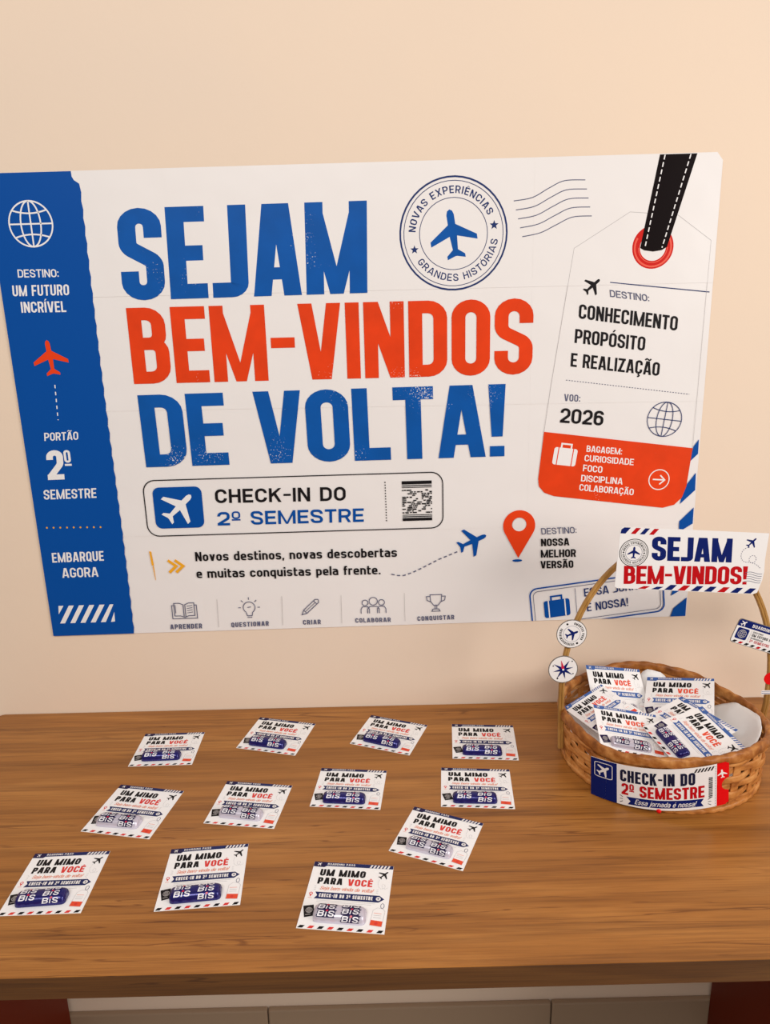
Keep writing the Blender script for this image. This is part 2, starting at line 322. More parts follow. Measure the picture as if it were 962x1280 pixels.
# ------------------------------------------------------------ the desk
DD = .5482
desk = tag(empty('desk', (0, 0, 0)), 'oak desk with a plain wooden top and dark panel legs standing against the wall', 'desk')
bm = bmesh.new(); ol = [(-.678, -DD+.001), (.678, -DD+.001)]+[(.666+.012*cos(radians(a)), -.0135+.012*sin(radians(a))) for a in range(0, 91, 15)]+[(-.666-.012*sin(radians(a)), -.0135+.012*cos(radians(a))) for a in range(0, 91, 15)]
tv = [bm.verts.new((x, y, TZ)) for x, y in ol]; bv = [bm.verts.new((x, y, TZ-.0275)) for x, y in ol]; bm.faces.new(tv); bm.faces.new(bv[::-1])
for i in range(len(ol)): j = (i+1) % len(ol); bm.faces.new((tv[j], tv[i], bv[i], bv[j]))
obj('desktop', bm, M['wood'], desk, bevel=.0008)
bm = bmesh.new(); box(bm, (-.678, -DD, TZ-.0275), (.678, -DD+.001, TZ-.0006)); tag(obj('front_edge_shade', bm, M['band'], desk), 'front edge of the desktop, shade painted in as darker brown')  # thin strip carrying the painted shade of the desktop's front face
for sx in (-1, 1):
    bm = bmesh.new(); box(bm, (min(sx*.632, sx*.672), -DD+.02, .0), (max(sx*.632, sx*.672), -.014, TZ-.0275)); tag(obj('panel_leg', bm, M['leg'], desk, bevel=.001), 'dark reddish brown panel leg')

# ------------------------------------------------------------ the welcome poster
T= {'destino': [(29.9,597.0),(29.4,585.4),(90.9,584.3)],'futuro': [(18.6,574.2),(17.4,558.5),(103.0,557.9)],'incrivel': [(27.6,550.0),(27.0,534.1),(95.4,533.4)],'portao': [(34.6,349.2),(33.4,336.3),(87.5,336.7)],'sem': [(20.1,256.4),(18.8,240.3),(104.4,240.8)],'emb': [(18.2,149.1),(17.4,132.3),(103.2,133.1)],'agora': [(31.0,122.0),(30.3,105.1),(90.7,105.3)],'dois': [(33.0,320.8),(30.1,272.7),(56.9,272.9)],'sejam': [(187.5,678.5),(184.0,547.4),(556.2,548.9)],'bem': [(186.4,536.7),(186.0,421.7),(810.7,419.3)],'dev': [(188.9,404.2),(190.5,288.7),(769.5,289.7)],'checkin': [(297.3,249.0),(296.6,225.8),(509.7,223.7)],'seg': [(297.9,210.6),(297.3,187.7),(538.1,186.8)],'novos': [(255.2,143.3),(255.0,127.2),(591.3,124.3)],'emuitas': [(254.4,113.5),(254.3,97.5),(563.0,94.5)],'d2': [(831.3,166.7),(832.6,155.8),(890.9,156.5)],'nossa': [(831.5,148.2),(832.3,135.2),(879.5,135.3)],'melhor': [(831.8,128.8),(832.4,115.3),(891.2,115.0)],'versao': [(831.7,109.4),(832.5,96.2),(887.8,95.7)],'aprender': [(201.2,15.3),(200.9,6.4),(255.1,6.6)],'questionar': [(305.5,15.3),(305.2,6.7),(369.2,7.6)],'criar': [(427.9,16.0),(427.9,7.6),(458.3,7.6)],'colaborar': [(517.3,16.4),(517.6,8.3),(578.0,7.8)],'conquistar': [(623.4,16.3),(623.7,8.1),(686.7,9.0)],'d3': [(926.8,543.1),(928.1,532.8),(989.0,524.0)],'conh': [(881.3,523.5),(880.7,502.0),(1034.8,479.1)],'prop': [(876.6,486.5),(875.8,465.4),(986.1,450.1)],'real': [(871.6,450.2),(870.8,429.4),(1011.2,410.5)],'voo': [(862.8,386.8),(862.6,375.8),(888.1,373.5)],'ano': [(858.5,364.9),(857.0,341.6),(926.1,334.4)],'bag': [(901.8,303.4),(901.4,293.0),(959.0,286.3)],'cur': [(899.2,288.1),(898.7,277.6),(978.9,268.3)],'foco': [(897.4,272.1),(896.8,261.2),(928.5,257.2)],'dis': [(894.9,255.2),(894.4,244.4),(962.7,236.8)],'col': [(892.6,240.0),(892.1,229.1),(981.7,218.1)],'essa': [(906.5,57.7),(908.4,43.2),(1033.1,57.3)],'enossa': [(912.4,30.7),(914.3,16.0),(984.3,24.0)]}
G= {'stub': [(1.4,731.5),(129.8,729.2),(136.1,715.0),(138.3,714.3),(137.9,496.4),(139.9,423.0),(139.1,192.3),(138.5,0.8),(0.1,0.2)],'notch': [(138.1,725.8)],'globe': [(59.9,660.7),(92.5,659.9)],'redplane': [(63.5,493.7),(58.8,439.0),(35.0,459.3),(88.9,457.8)],'dash': [(62.3,424.0),(59.7,368.8)],'ordo': [(69.7,311.9)],'dots': [(16.7,192.7),(104.7,191.0)],'stripes': [(16.7,55.3),(15.0,23.3),(108.5,24.6),(109.4,55.2)],'tearedge': [(129.8,729.2),(138.5,0.8)],'box': [(183.3,266.8),(668.9,266.6),(668.4,172.7),(180.5,172.7)],'sq': [(196.8,254.7),(275.9,255.0),(275.0,186.0),(195.0,185.1)],'sqp': [(234.7,220.0),(263.4,238.6)],'dotv': [(574.8,253.2),(575.6,184.2)],'bar': [(601.8,253.1),(650.5,253.6),(651.3,186.0),(602.1,185.5)],'tick': [(179.8,146.8),(183.0,146.7),(183.4,120.0),(182.6,93.1)],'chev': [(209.2,130.5),(209.6,107.9),(236.3,119.8),(222.6,130.0)],'curve': [(581.2,93.9),(591.9,91.4),(602.2,91.1),(617.6,96.3),(631.9,103.0),(661.0,117.6),(693.2,130.6)],'bplane': [(718.6,148.0),(739.9,159.8)],'pin': [(794.9,171.9),(821.5,171.1),(794.3,116.2)],'pinhole': [(794.9,174.0),(806.9,173.6)],'pinel': [(792.5,118.4),(800.6,118.1)],'book': [(227.9,40.5),(249.7,40.5)],'bulb': [(338.2,41.3),(356.6,41.4)],'pencil': [(442.9,40.8),(458.7,55.5)],'people': [(549.1,39.5),(570.2,39.6)],'cup': [(655.5,41.2),(673.2,40.6)],'sep': [(284.5,58.2),(282.1,5.7),(394.5,60.5),(392.5,6.5),(494.8,58.7),(493.9,7.6),(602.0,59.6),(602.3,8.5)],'stamp': [(688.1,630.0),(769.3,629.5),(738.6,628.6)],'stars': [(629.4,608.5),(749.1,641.3)],'stplane': [(679.3,660.0),(682.5,595.4),(722.4,627.4),(659.6,610.9)],'w1': [(777.8,673.7),(805.5,677.8),(830.1,690.3),(852.4,699.6),(883.2,699.9)],'w5': [(791.5,623.3),(818.6,628.2),(842.4,638.9),(866.0,648.9),(894.8,649.8)],'tag': [(870.1,604.7),(952.1,653.9),(1024.4,647.5),(1076.8,610.5),(1073.4,293.7),(1064.7,218.2),(1030.7,195.5),(848.6,220.8),(824.4,243.0),(832.0,327.4),(841.4,402.9)],'tagred': [(832.0,327.4),(1073.4,293.7),(1066.5,220.9),(1031.3,195.5),(851.3,220.7),(824.4,243.0)],'strap': [(989.3,733.4),(1046.5,732.6),(1012.2,599.1),(968.3,602.0)],'eye': [(989.3,603.2),(1020.4,602.3),(1009.5,602.6)],'bkplane': [(899.6,548.9),(913.3,560.2)],'bline': [(927.0,554.0),(1080.6,535.7)],'dotl': [(864.6,408.4),(1061.2,380.6)],'globe2': [(1024.7,341.8),(1053.1,339.7)],'suit': [(846.4,274.2),(850.1,304.3),(887.8,297.3),(884.4,268.5)],'arrow': [(1022.2,243.2),(1039.4,241.8)],'s1': [(1082.0,307.8),(1084.5,284.2),(1071.2,271.5),(1076.5,296.3)],'s2': [(1081.9,251.2),(1083.5,222.4),(1061.3,202.5),(1064.1,227.0)],'s3': [(1084.5,193.5),(1085.7,169.1),(1063.4,156.0),(1061.5,172.4)],'s4': [(1083.5,30.3),(1083.6,1.7),(1061.7,0.2),(1064.2,12.6)],'s5': [(1066.7,44.6),(1071.7,51.7),(1072.3,43.0),(1061.8,37.5)],'st': [(818.6,64.1),(1041.0,82.1),(1042.3,22.1),(824.9,-1.7)],'suit2': [(839.0,38.9),(883.0,49.8),(887.0,13.9),(843.9,7.3)],'sepst': [(891.5,59.6),(898.2,7.7)],'seams': [(-2.7,558.4),(1102.6,551.5),(-29.9,387.9),(1118.6,369.7),(-63.3,178.0),(1136.4,168.3),(263.4,516.8),(535.1,509.3),(808.2,501.7)],'corners': [(1.4,731.5),(1086.6,732.7),(1083.6,1.7),(0.1,0.2)],'topr': [(1072.5,732.0),(1088.3,713.2)]}
poster = tag(empty('welcome_poster', (-.563464, -.0008, .146769+TZ), (0, -.008617, 0)), 'large white and blue paper poster with SEJAM BEM-VINDOS DE VOLTA taped flat to the wall', 'poster')
PF = lambda u, v, d: (u, -d-2.15, v)
def part(): return Print(PF)
us = [[1.0, 263.4, 535.1, 808.2, 1085.0], [0.4, 263.4, 535.1, 808.2, 1084.0]]
vs_l = [731.6, 556.5, 384.0, 176.0, 0.2]; vs_r = [732.8, 551.5, 371.0, 169.0, 1.6]
def seam_v(k, u): f = (u-0)/1085; return vs_l[k]*(1-f)+vs_r[k]*f
for r in range(4):
    for c in range(4):
        u0, u1 = us[0][c], us[0][c+1]+(2.5 if c < 3 else 0); lap = 2.0 if r < 3 else 0
        pr_ = Print(lambda u, v, d, k=((3-r)*.46+(c % 2)*.15): (u, -d-.75-k, v))
        q = [(u0, seam_v(r, u0)), (u1, seam_v(r, u1)), (u1, seam_v(r+1, u1)-lap), (u0, seam_v(r+1, u0)-lap)]
        if c == 3: q = [q[0], (u1-9, q[1][1]), (u1, q[1][1]-11), q[2], q[3]] if r == 0 else q
        pr_.slab(q, 'sheet', .3); pr_.build('paper_sheet', poster)
# blue stub on the left, with its torn edge
p = part()
e = [(128.6, 731.4), (128.9, 724), (131.5, 719), (136.0, 716)]
n = 60
for i in range(n+1):
    v = 714-i*(713.2/n); e.append((138.4+.9*sin(v*.011)+(.75 if i % 2 else -.75), v))
p.poly([(.9, 731.4)]+e+[(.3, .4)], 'pblue', 1)
p.globe((59.9, 660.7), 32.0, 2.2, 'white', 2)
for k in ('destino', 'portao', 'sem', 'emb', 'agora', 'futuro', 'incrivel'):
    p.text(dict(destino='DESTINO:', portao='PORTÃO', sem='SEMESTRE', emb='EMBARQUE', agora='AGORA', futuro='UM FUTURO', incrivel='INCRÍVEL')[k], T[k], 'white', .17, .15, .10, 2)
p.text('2', T['dois'], 'white', .22, .18, 0, 2); p.text('º', [(60.5, 320), (60.5, 282), (71.5, 282)], 'white', .16, .14, 0, 2)
p.plane((61, 465), 27.5, 4, 'orange', 2, 1.05)
p.dash([(62.3, 424.0), (59.7, 368.8)], 1.7, 5.2, 5.6, 'white', 2)
for i in range(9): p.circ((16.7+i*11, 192.7-i*.2), 1.5, 'yellow', 2)
for i in range(6):
    a = 15+i*17.3; b = min(a+8.5, 109); p.poly([(a, 23.4), (b, 23.4), (min(b+19, 109.4), 55.2), (min(a+19, 106), 55.2)] if i < 5 else [(a, 23.4), (108.5, 24), (109.2, 41), (109, 41)], 'white', 2)
p.poly([(15, 40), (16.5, 55.2), (25, 55.2)], 'white', 2)
tag(p.build('blue_stub', poster), 'tall blue ticket stub with white lettering')
# headline, three lines
for nm, st, k, ink, sm, br_, gp in (('headline', 'SEJAM', 'sejam', 'hblue', .205, .165, .055), ('headline', 'BEM-VINDOS', 'bem', 'hred', .185, .162, .06), ('headline', 'DE VOLTA!', 'dev', 'hblue', .212, .175, .055)):
    p = part(); p.text(st, T[k], ink, sm, br_, gp); tag(p.build(nm, poster), ('blue' if ink == 'hblue' else 'orange')+' headline line '+st)
# check-in box
p = part(); p.line(rr(181.5, 172.7, 668.8, 266.7, 19), 1.7, 'ink', 1, True)
o = rr(195.8, 185.4, 275.6, 254.8, 11); p.poly(o, 'pblue', 1); p.plane((236, 220.5), 30, -47, 'white', 2, 1.15)
p.text('CHECK-IN DO', T['checkin'], 'ink', .2, .175, .15); p.text('2º SEMESTRE', T['seg'], 'pblue', .2, .175, .15)
p.dash([(574.8, 253.2), (575.6, 184.2)], 1.6, 2.2, 2.4, 'ink')
v = 253.2
for h_ in (5.5, 1.6, 1.2): p.poly(rect(602, v-h_, 650.8, v), 'ink'); v -= h_+1.5
v = 186
for h_ in (5.0, 1.6, 1.2): p.poly(rect(602.2, v, 651, v+h_), 'ink'); v += h_+1.4
rnd = random.Random(3); y = 199.0
while y < 238:
    x = 602.2
    while x < 649:
        w_ = rnd.uniform(1.6, 8); 
        if rnd.random() < .62: p.poly([(x, y), (min(x+w_, 651), y+rnd.uniform(-.6, .6)), (min(x+w_, 651), y+2.1), (x, y+2.1)], 'ink')
        x += w_+rnd.uniform(.6, 2.2)
    y += 2.9
p.build('check_in_box', poster)
# tagline
p = part(); p.text('Novos destinos, novas descobertas', T['novos'], 'ink', .195, .165, .12); p.text('e muitas conquistas pela frente.', T['emuitas'], 'ink', .195, .165, .12)
p.poly([(179.6, 147), (183, 146.5), (185, 122), (181.5, 122)], 'yellow'); p.poly([(182.6, 121), (184.6, 121), (185.6, 96), (184.8, 96)], 'yellow')
for x in (209, 220.5): p.line([(x, 130), (x+13, 119.6), (x+.5, 108.5)], 4.6, 'yellow')
p.build('tagline', poster)
# dashed flight path, small plane, location pin
p = part(); p.dash([(581.2, 93.9), (591.9, 91.4), (602.2, 91.1), (617.6, 96.3), (631.9, 103.0), (661.0, 117.6), (693.2, 130.6)], 1.9, 5.5, 4, 'slate'); p.plane((717, 147), 25.5, -66, 'pblue', 1, 1.1); p.build('flight_path', poster)
p = part(); pc = (794.9, 172.0); P0 = [(pc[0]+26.6*cos(radians(a)), pc[1]+26.6*sin(radians(a))) for a in range(-28, 209, 8)]
tip = (794.3, 116.0)
for a, b in zip(P0, P0[1:]):
    f = lambda q: (794.9+(q[0]-794.9)*.45, 174+(q[1]-172)*.45); p.poly([a, b, f(b), f(a)], 'orange')
f = lambda q: (794.9+(q[0]-794.9)*.45, 174+(q[1]-172)*.45)
p.poly([P0[-1], tip, P0[0], f(P0[0]), (794.9, 162), f(P0[-1])], 'orange')
p.poly([f(P0[-1]), (794.9, 162), f(P0[0])], 'orange')
p.circ((794.9, 173.8), 11.2, 'sheet', 2); p.circ((792.8, 111.5), 8.2, 'pblue', 1, 2.2)
p.build('location_pin', poster)
p = part(); p.text('DESTINO:', T['d2'], 'slate', .15, .13, .12)
for st, k in (('NOSSA', 'nossa'), ('MELHOR', 'melhor'), ('VERSÃO', 'versao')): p.text(st, T[k], 'ink', .215, .18, .09)
p.build('destination_text', poster)
# row of icons, each with its caption
p = part()
for x0, y0, x1, y1 in ((284.5, 58.2, 283.5, 8), (394.5, 60.5, 393, 8), (494.8, 58.7, 494, 8), (602, 59.6, 602.3, 8.5)): p = part(); p.line([(x0, y0), (x1, y1)], .6, 'grey'); p.build('divider_line', poster)
CAP = lambda st, k: p.text(st, T[k], 'slate', .22, .19, .2)
t = 1.3; x, y = 228, 40.5; I = 'slate'; p = part(); CAP('APRENDER', 'aprender')
for s in (-1, 1):
    p.line([(x, y-13), (x+s*7, y-10), (x+s*17, y-10), (x+s*17, y+13), (x+s*8, y+13), (x+s*1.5, y+10), (x+s*1.5, y-12)], t, I); p.line([(x+s*17, y+9), (x+s*21, y+9), (x+s*21, y-15), (x, y-15)], t, I)
for i in range(4): p.line([(x+4.5, y+7-i*4), (x+14, y+8.5-i*4)], 1.0, I)
p.line([(x-15, y+10), (x-15, y-5)], 1, I); p.build('book_icon', poster); p = part(); CAP('QUESTIONAR', 'questionar'); x, y = 338, 42
p.ring((x, y), 10, t, I, 1, -55, 235); p.line([(x-5.6, y-8.4), (x-4, y-15), (x+4, y-15), (x+5.6, y-8.4)], t, I); p.line([(x-4, y-18), (x+4, y-18)], t, I); p.line([(x-3, y), (x+3, y+1)], t, I)
for a in (0, 45, 90, 135, 180): p.line([(x+14*cos(radians(a)), y+14*sin(radians(a))), (x+18.5*cos(radians(a)), y+18.5*sin(radians(a)))], t, I)
p.build('bulb_icon', poster); p = part(); CAP('CRIAR', 'criar'); x, y = 442.5, 40
def rot2(P, a): return [(x+u*cos(a)-v*sin(a), y+u*sin(a)+v*cos(a)) for u, v in P]
a = radians(43)
p.line(rot2([(-13, -4), (15, -4), (18, -1), (18, 1), (15, 4), (-13, 4), (-21, 0)], a), t, I, 1, True); p.line(rot2([(-13, -4), (-13, 4)], a), t, I); p.line(rot2([(11, -4), (11, 4)], a), t, I); p.line(rot2([(-12, 0), (11, 0)], a), .9, I)
p.build('pencil_icon', poster); p = part(); CAP('COLABORAR', 'colaborar'); x, y = 549, 39.5
for dx, sc in ((0, 1.0), (-14, .72), (14, .72)):
    p.ring((x+dx, y+7*sc-(1-sc)*2), 7*sc, t, I); p.line([(x+dx-10*sc, y-15), (x+dx-10*sc, y-7), (x+dx-6*sc, y-2.5), (x+dx+6*sc, y-2.5), (x+dx+10*sc, y-7), (x+dx+10*sc, y-15)], t, I)
p.build('people_icon', poster); p = part(); CAP('CONQUISTAR', 'conquistar'); x, y = 655.5, 40
p.line([(x-10, y+15), (x+10, y+15), (x+9, y+3), (x+4, y-4), (x-4, y-4), (x-9, y+3)], t, I, 1, True); p.line([(x-1.5, y-4), (x-1.5, y-11)], t, I); p.line([(x+1.5, y-4), (x+1.5, y-11)], t, I); p.line([(x-7, y-15), (x-5, y-11), (x+5, y-11), (x+7, y-15)], t, I, 1, True)
for s in (-1, 1): p.line([(x+s*10, y+12), (x+s*16, y+12), (x+s*15, y+5), (x+s*8.5, y+2)], t, I)
p.build('trophy_icon', poster)
# round stamp
p = part(); c = (688.1, 630.0); p.ring(c, 80, 2.6, 'navy'); p.ring(c, 74.5, 1.0, 'navy'); p.ring(c, 51, 1.0, 'navy')
p.arc('NOVAS EXPERIÊNCIAS', c, 57, 10.5, 176, 26, 'navy', .17); p.arc('GRANDES HISTÓRIAS', c, 67.5, 10.5, 215, 352, 'navy', .17, 1, True)
p.star((629.2, 609), 6.5, 'navy'); p.star((749, 641), 7, 'navy'); p.plane((687.5, 629), 36, 9, 'hblue', 1, 1.2)
p.build('round_stamp', poster)
p = part()
for i in range(5):
    f = i/4; A = [(777.8, 673.7), (805.5, 677.8), (830.1, 690.3), (852.4, 699.6), (883.2, 699.9)]; Bq = [(791.5, 623.3), (818.6, 628.2), (842.4, 638.9), (866.0, 648.9), (894.8, 649.8)]
    Q_ = [(a[0]*(1-f)+b[0]*f, a[1]*(1-f)+b[1]*f) for a, b in zip(A, Bq)]
    L_ = [Vector(q) for q in Q_]; C_ = []
    for j in range(4):
        p0, p1, p2, p3 = L_[max(j-1, 0)], L_[j], L_[j+1], L_[min(j+2, 4)]
        for k in range(6): t_ = k/6; C_.append(.5*(2*p1+(p2-p0)*t_+(2*p0-5*p1+4*p2-p3)*t_*t_+(3*p1-p0-3*p2+p3)*t_**3))
    p.line(C_+[L_[-1]], 1.3, 'slate')
p.build('wavy_postmark', poster)
# luggage tag
p = part()
outl = [(870.1, 604.7), (952.1, 653.9), (1024.4, 647.5), (1076.8, 610.5)]
p.line([(824.8, 243), (832.0, 327.4), (841.4, 402.9)]+outl[:2]+[(985, 651)], .7, 'grey'); p.line([(1012, 649), (1024.4, 647.5), (1076.8, 610.5)], .7, 'grey'); p.line([(1076.8, 610.5), (1073.4, 293.7)], .5, 'grey')
p.text('DESTINO:', T['d3'], 'slate', .17, .15, .12); p.plane((900, 549.5), 14.5, -50, 'ink', 1, 1.2)
for st, k in (('CONHECIMENTO', 'conh'), ('PROPÓSITO', 'prop'), ('E REALIZAÇÃO', 'real')): p.text(st, T[k], 'ink', .18, .155, .085)
p.line([(927.0, 554.0), (1080.6, 535.7)], 1.4, 'navy'); p.dash([(864.6, 408.4), (1061.2, 380.6)], 1.1, 2.2, 2.2, 'slate')
p.text('VOO:', T['voo'], 'slate', .17, .15, .12); p.text('2026', T['ano'], 'ink', .19, .16, .1); p.globe((1024.7, 341.8), 27.5, 1.2, 'navy', 1, -8)
red = [(832.0, 327.4), (1073.4, 293.7), (1068, 231), (1062, 212), (1050, 200), (1031.3, 195.5), (851.3, 220.7), (835, 227), (826, 238), (824.4, 250)]
p.poly(red, 'hred', 1)
for st, k in (('BAGAGEM:', 'bag'), ('CURIOSIDADE', 'cur'), ('FOCO', 'foco'), ('DISCIPLINA', 'dis'), ('COLABORAÇÃO', 'col')): p.text(st, T[k], 'white', .18, .155, .1, 2)
a = radians(-8); cx, cy = 867, 286.5; R_ = lambda P: [(cx+u*cos(a)-v*sin(a), cy+u*sin(a)+v*cos(a)) for u, v in P]
p.poly(R_(rr(-19, -15, 19, 13.5, 4)), 'white', 2); p.line(R_([(-8, 13), (-8, 20), (8, 20), (8, 13)]), 2.6, 'white', 2)
for s in (-1, 1): p.line(R_([(s*12, -15), (s*12, 13.5)]), 1.6, 'orange', 3)
p.ring((1022.2, 243.2), 16.5, 1.6, 'white', 2); p.line([(1012, 244), (1031, 242.5)], 2.2, 'white', 2); p.line([(1024, 250.5), (1031.5, 242.4), (1023, 235.5)], 2.2, 'white', 2)
tagp = tag(p.build('luggage_tag', poster), 'printed white and orange luggage tag')
p = part(); p.line([(989.3+25.5*cos(radians(a)), 603.2+25.5*sin(radians(a))) for a in range(0, 360, 8)], 11.5, 'eye', 1, True); p.ring((989.3, 602.8), 27.5, 2.6, 'eyed', 2, 150, 390); p.ring((989.3, 602.8), 21.8, 1.2, 'eyed', 2, 180, 360); p.build('eyelet', tagp)
p = part(); p.poly([(991.5, 731.6), (1046.5, 731.8), (1010.5, 603), (1003, 598.5), (990, 596.8), (976, 599), (970, 602.5)], 'strap', 3)
p.dash([(999, 731), (977, 602)], 1.7, 6.5, 3.6, 'white', 4); p.dash([(1037, 731), (1003, 602)], 1.7, 6.5, 3.6, 'white', 4); p.build('strap', tagp)
# air mail stripes along the right edge, suitcase stamp
p = part()
for q in ([(1082.5, 307.8), (1083.0, 284.2), (1070.2, 271.5), (1074.5, 296.3)], [(1081.9, 253), (1083, 224), (1059.5, 201), (1063.5, 227.0)], [(1083.0, 194.5), (1083.4, 167), (1061.5, 153), (1060.5, 171.4)], [(1083.4, 36), (1083.5, 2.2), (1057.7, 2.0), (1062, 17)], [(1083.3, 84), (1083.3, 57), (1056, 40), (1060, 58)]): p = part(); p.poly(q, 'pblue'); p.build('airmail_stripe', poster)
p = part(); a = radians(6.6); cx, cy = 930.5, 36; R_ = lambda P: [(cx+u*cos(a)-v*sin(a), cy+u*sin(a)+v*cos(a)) for u, v in P]
def clip0(L, y0=1.8):
    out = []
    for pl in L:
        r_ = []
        for i in range(len(pl)):
            A, Bv = pl[i-1], pl[i]
            if (A[1] >= y0) != (Bv[1] >= y0): t_ = (y0-A[1])/(Bv[1]-A[1]); r_.append((A[0]+(Bv[0]-A[0])*t_, y0))
            if Bv[1] >= y0: r_.append((Bv[0], Bv[1]))
        if len(r_) > 2: out.append(r_)
    return out
p.polys(clip0(strip(R_(rr(-113, -36, 113, 36, 13)), 2.4, True, False)), 'pblue'); p.polys(clip0(strip(R_(rr(-107.5, -30.5, 107.5, 30.5, 9)), 1.0, True, False)), 'slate')
sx_, sy_ = -69, -4; p.poly(R_(rr(sx_-22, sy_-16, sx_+22, sy_+15, 4)), 'pblue'); p.line(R_([(sx_-9, sy_+14), (sx_-9, sy_+22), (sx_+9, sy_+22), (sx_+9, sy_+14)]), 3, 'pblue')
for s in (-1, 1): p.line(R_([(sx_+s*14, sy_-16), (sx_+s*14, sy_+15)]), 2, 'white', 2)
p.line(R_([(-36, -25), (-36, 27)]), .9, 'slate'); p.text('ESSA JORNADA', T['essa'], 'navy', .16, .14, .1); p.text('É NOSSA!', T['enossa'], 'navy', .16, .14, .1)
p.build('suitcase_stamp', poster)

# ------------------------------------------------------------ gift cards with wrapped chocolates
def card_mesh(name, hd, parent):
    p = Print(); p.slab([(0, 0), (100, 0), (100, 100), (0, 100)], 'card', .45)
    p.poly([(0.2, 92.0), (13.9, 91.4), (16.5, 93.6), (70.4, 94.2), (99.8, 94.4), (99.8, 99.8), (.2, 99.8)], hd, 1); p.poly([(.2, 91.9), (13.5, 91.4), (15.2, 93.4), (15.2, 99.8), (.2, 99.8)], 'wnavy' if hd == 'cnavy' else hd, 2)
    p.plane((7.4, 95.8), 3.0, -45, 'white', 3, 1.3); p.text('BOARDING PASS', [(17.4, 98.2), (17.4, 95.0), (52, 95.5)], 'white', .2, .18, .2, 2)
    for i in range(6): a = 70.4+i*4.3; p.poly([(a, 94.3), (a+2.3, 94.3), (a+4.3, 99.2), (a+2.0, 99.2)], 'white', 2)
    p.text('UM MIMO', [(10.2, 88.2), (10.5, 77.6), (67, 78.0)], 'ink', .27, .22, .12, 1, .05); p.text('PARA', [(9.7, 75.0), (10.2, 64.8), (40.8, 64.9)], 'ink', .27, .22, .12, 1, .05); p.text('VOCÊ', [(46.8, 74.8), (47.3, 64.4), (77.5, 64.7)], 'cred' if hd == 'cnavy' else 'cor', .24, .2, .12, 1, .05)
    p.plane((89.5, 84.5), 7.2, -42, 'ink', 1, 1.1)
    L_ = [(85, 77), (84, 71), (85.5, 65), (89, 62.5), (92.5, 64.5), (93.2, 68.5), (90.5, 70.5), (88.8, 67.5), (90.5, 64), (94, 63), (97, 65.5)]; p.dash(L_, .55, 1.4, 1.1, 'pale')
    p.text('Seja bem-vinda de volta!', [(15, 61.6), (15, 56.2), (79, 56.2)], 'pink', .15, .12, .06, 1, .3)
    for x, s in ((10.5, 1), (83.5, -1)):
        for k in (-1, 0, 1): p.line([(x, 58.5+k*1.8), (x+s*-2.4, 58.5+k*3.2)], .5, 'pale')
    p.poly([(10.9, 52.6), (88, 52.6), (94.3, 47.6), (88, 42.6), (10.9, 42.6), (14.0, 47.6)], hd, 1); p.text('CHECK-IN DO 2º SEMESTRE', [(16.2, 50.3), (16.2, 45.0), (80.5, 45.0)], 'white', .24, .2, .14, 2)
    p.circ((87.2, 47.6), 2.9, 'white', 2); p.star((87.2, 47.6), 1.7, hd, 3, 4, 0, .35)
    p.ring((6.2, 49.6), 1.7, .9, 'cred'); p.poly([(4.8, 48.2), (7.6, 48.2), (6.2, 44.6)], 'cred'); p.line([(3.8, 43.2), (8.6, 43.2)], .5, 'pink')
    for i, (a, b) in enumerate(((15, 84), (15, 80))): p.line([(a, 40.4-i*2.2), (b, 40.4-i*2.2)], .5, 'pale')
    p.poly([(1.2, 30.8), (13.0, 33.4), (17.0, 18.2), (5.6, 15.0)], 'ink' if hd == 'cnavy' else 'wnavy', 1); p.globe((9.2, 25.2), 3.7, .55, 'grey', 2, 10); p.line([(6.3, 18.4), (12, 19.8)], .9, 'grey', 2)
    p.line([(83.2, 31.3), (87.8, 35.0), (94.6, 33.9), (97.2, 30.4), (95.6, 9.1), (81.6, 10.5)], .45, 'pale', 1, True); p.ring((93.3, 38), 2.0, .6, 'slate', 1, 0, 360, 3.4)
    for i in range(3): p.line([(84.5, 27.5-i*3), (93.5, 27-i*3)], .6, 'pale' if i else 'pink')
    p.poly([(82.3, 17.8), (95.9, 16.6), (95.4, 9.2), (81.6, 10.6)], 'cor', 1); p.circ((88.8, 13.4), 1.8, 'cred', 2)
    for i in range(9): a = 1+i*11.2; p.poly([(a, .8), (a+5.6, .8), (min(a+8.0, 99.6), 4.4), (a+2.6, 4.4)], 'ink' if i % 2 == 0 else 'cred', 1)
    return p.build(name, parent)
BL, BW, BH = 58.0, 20.0, 11.0
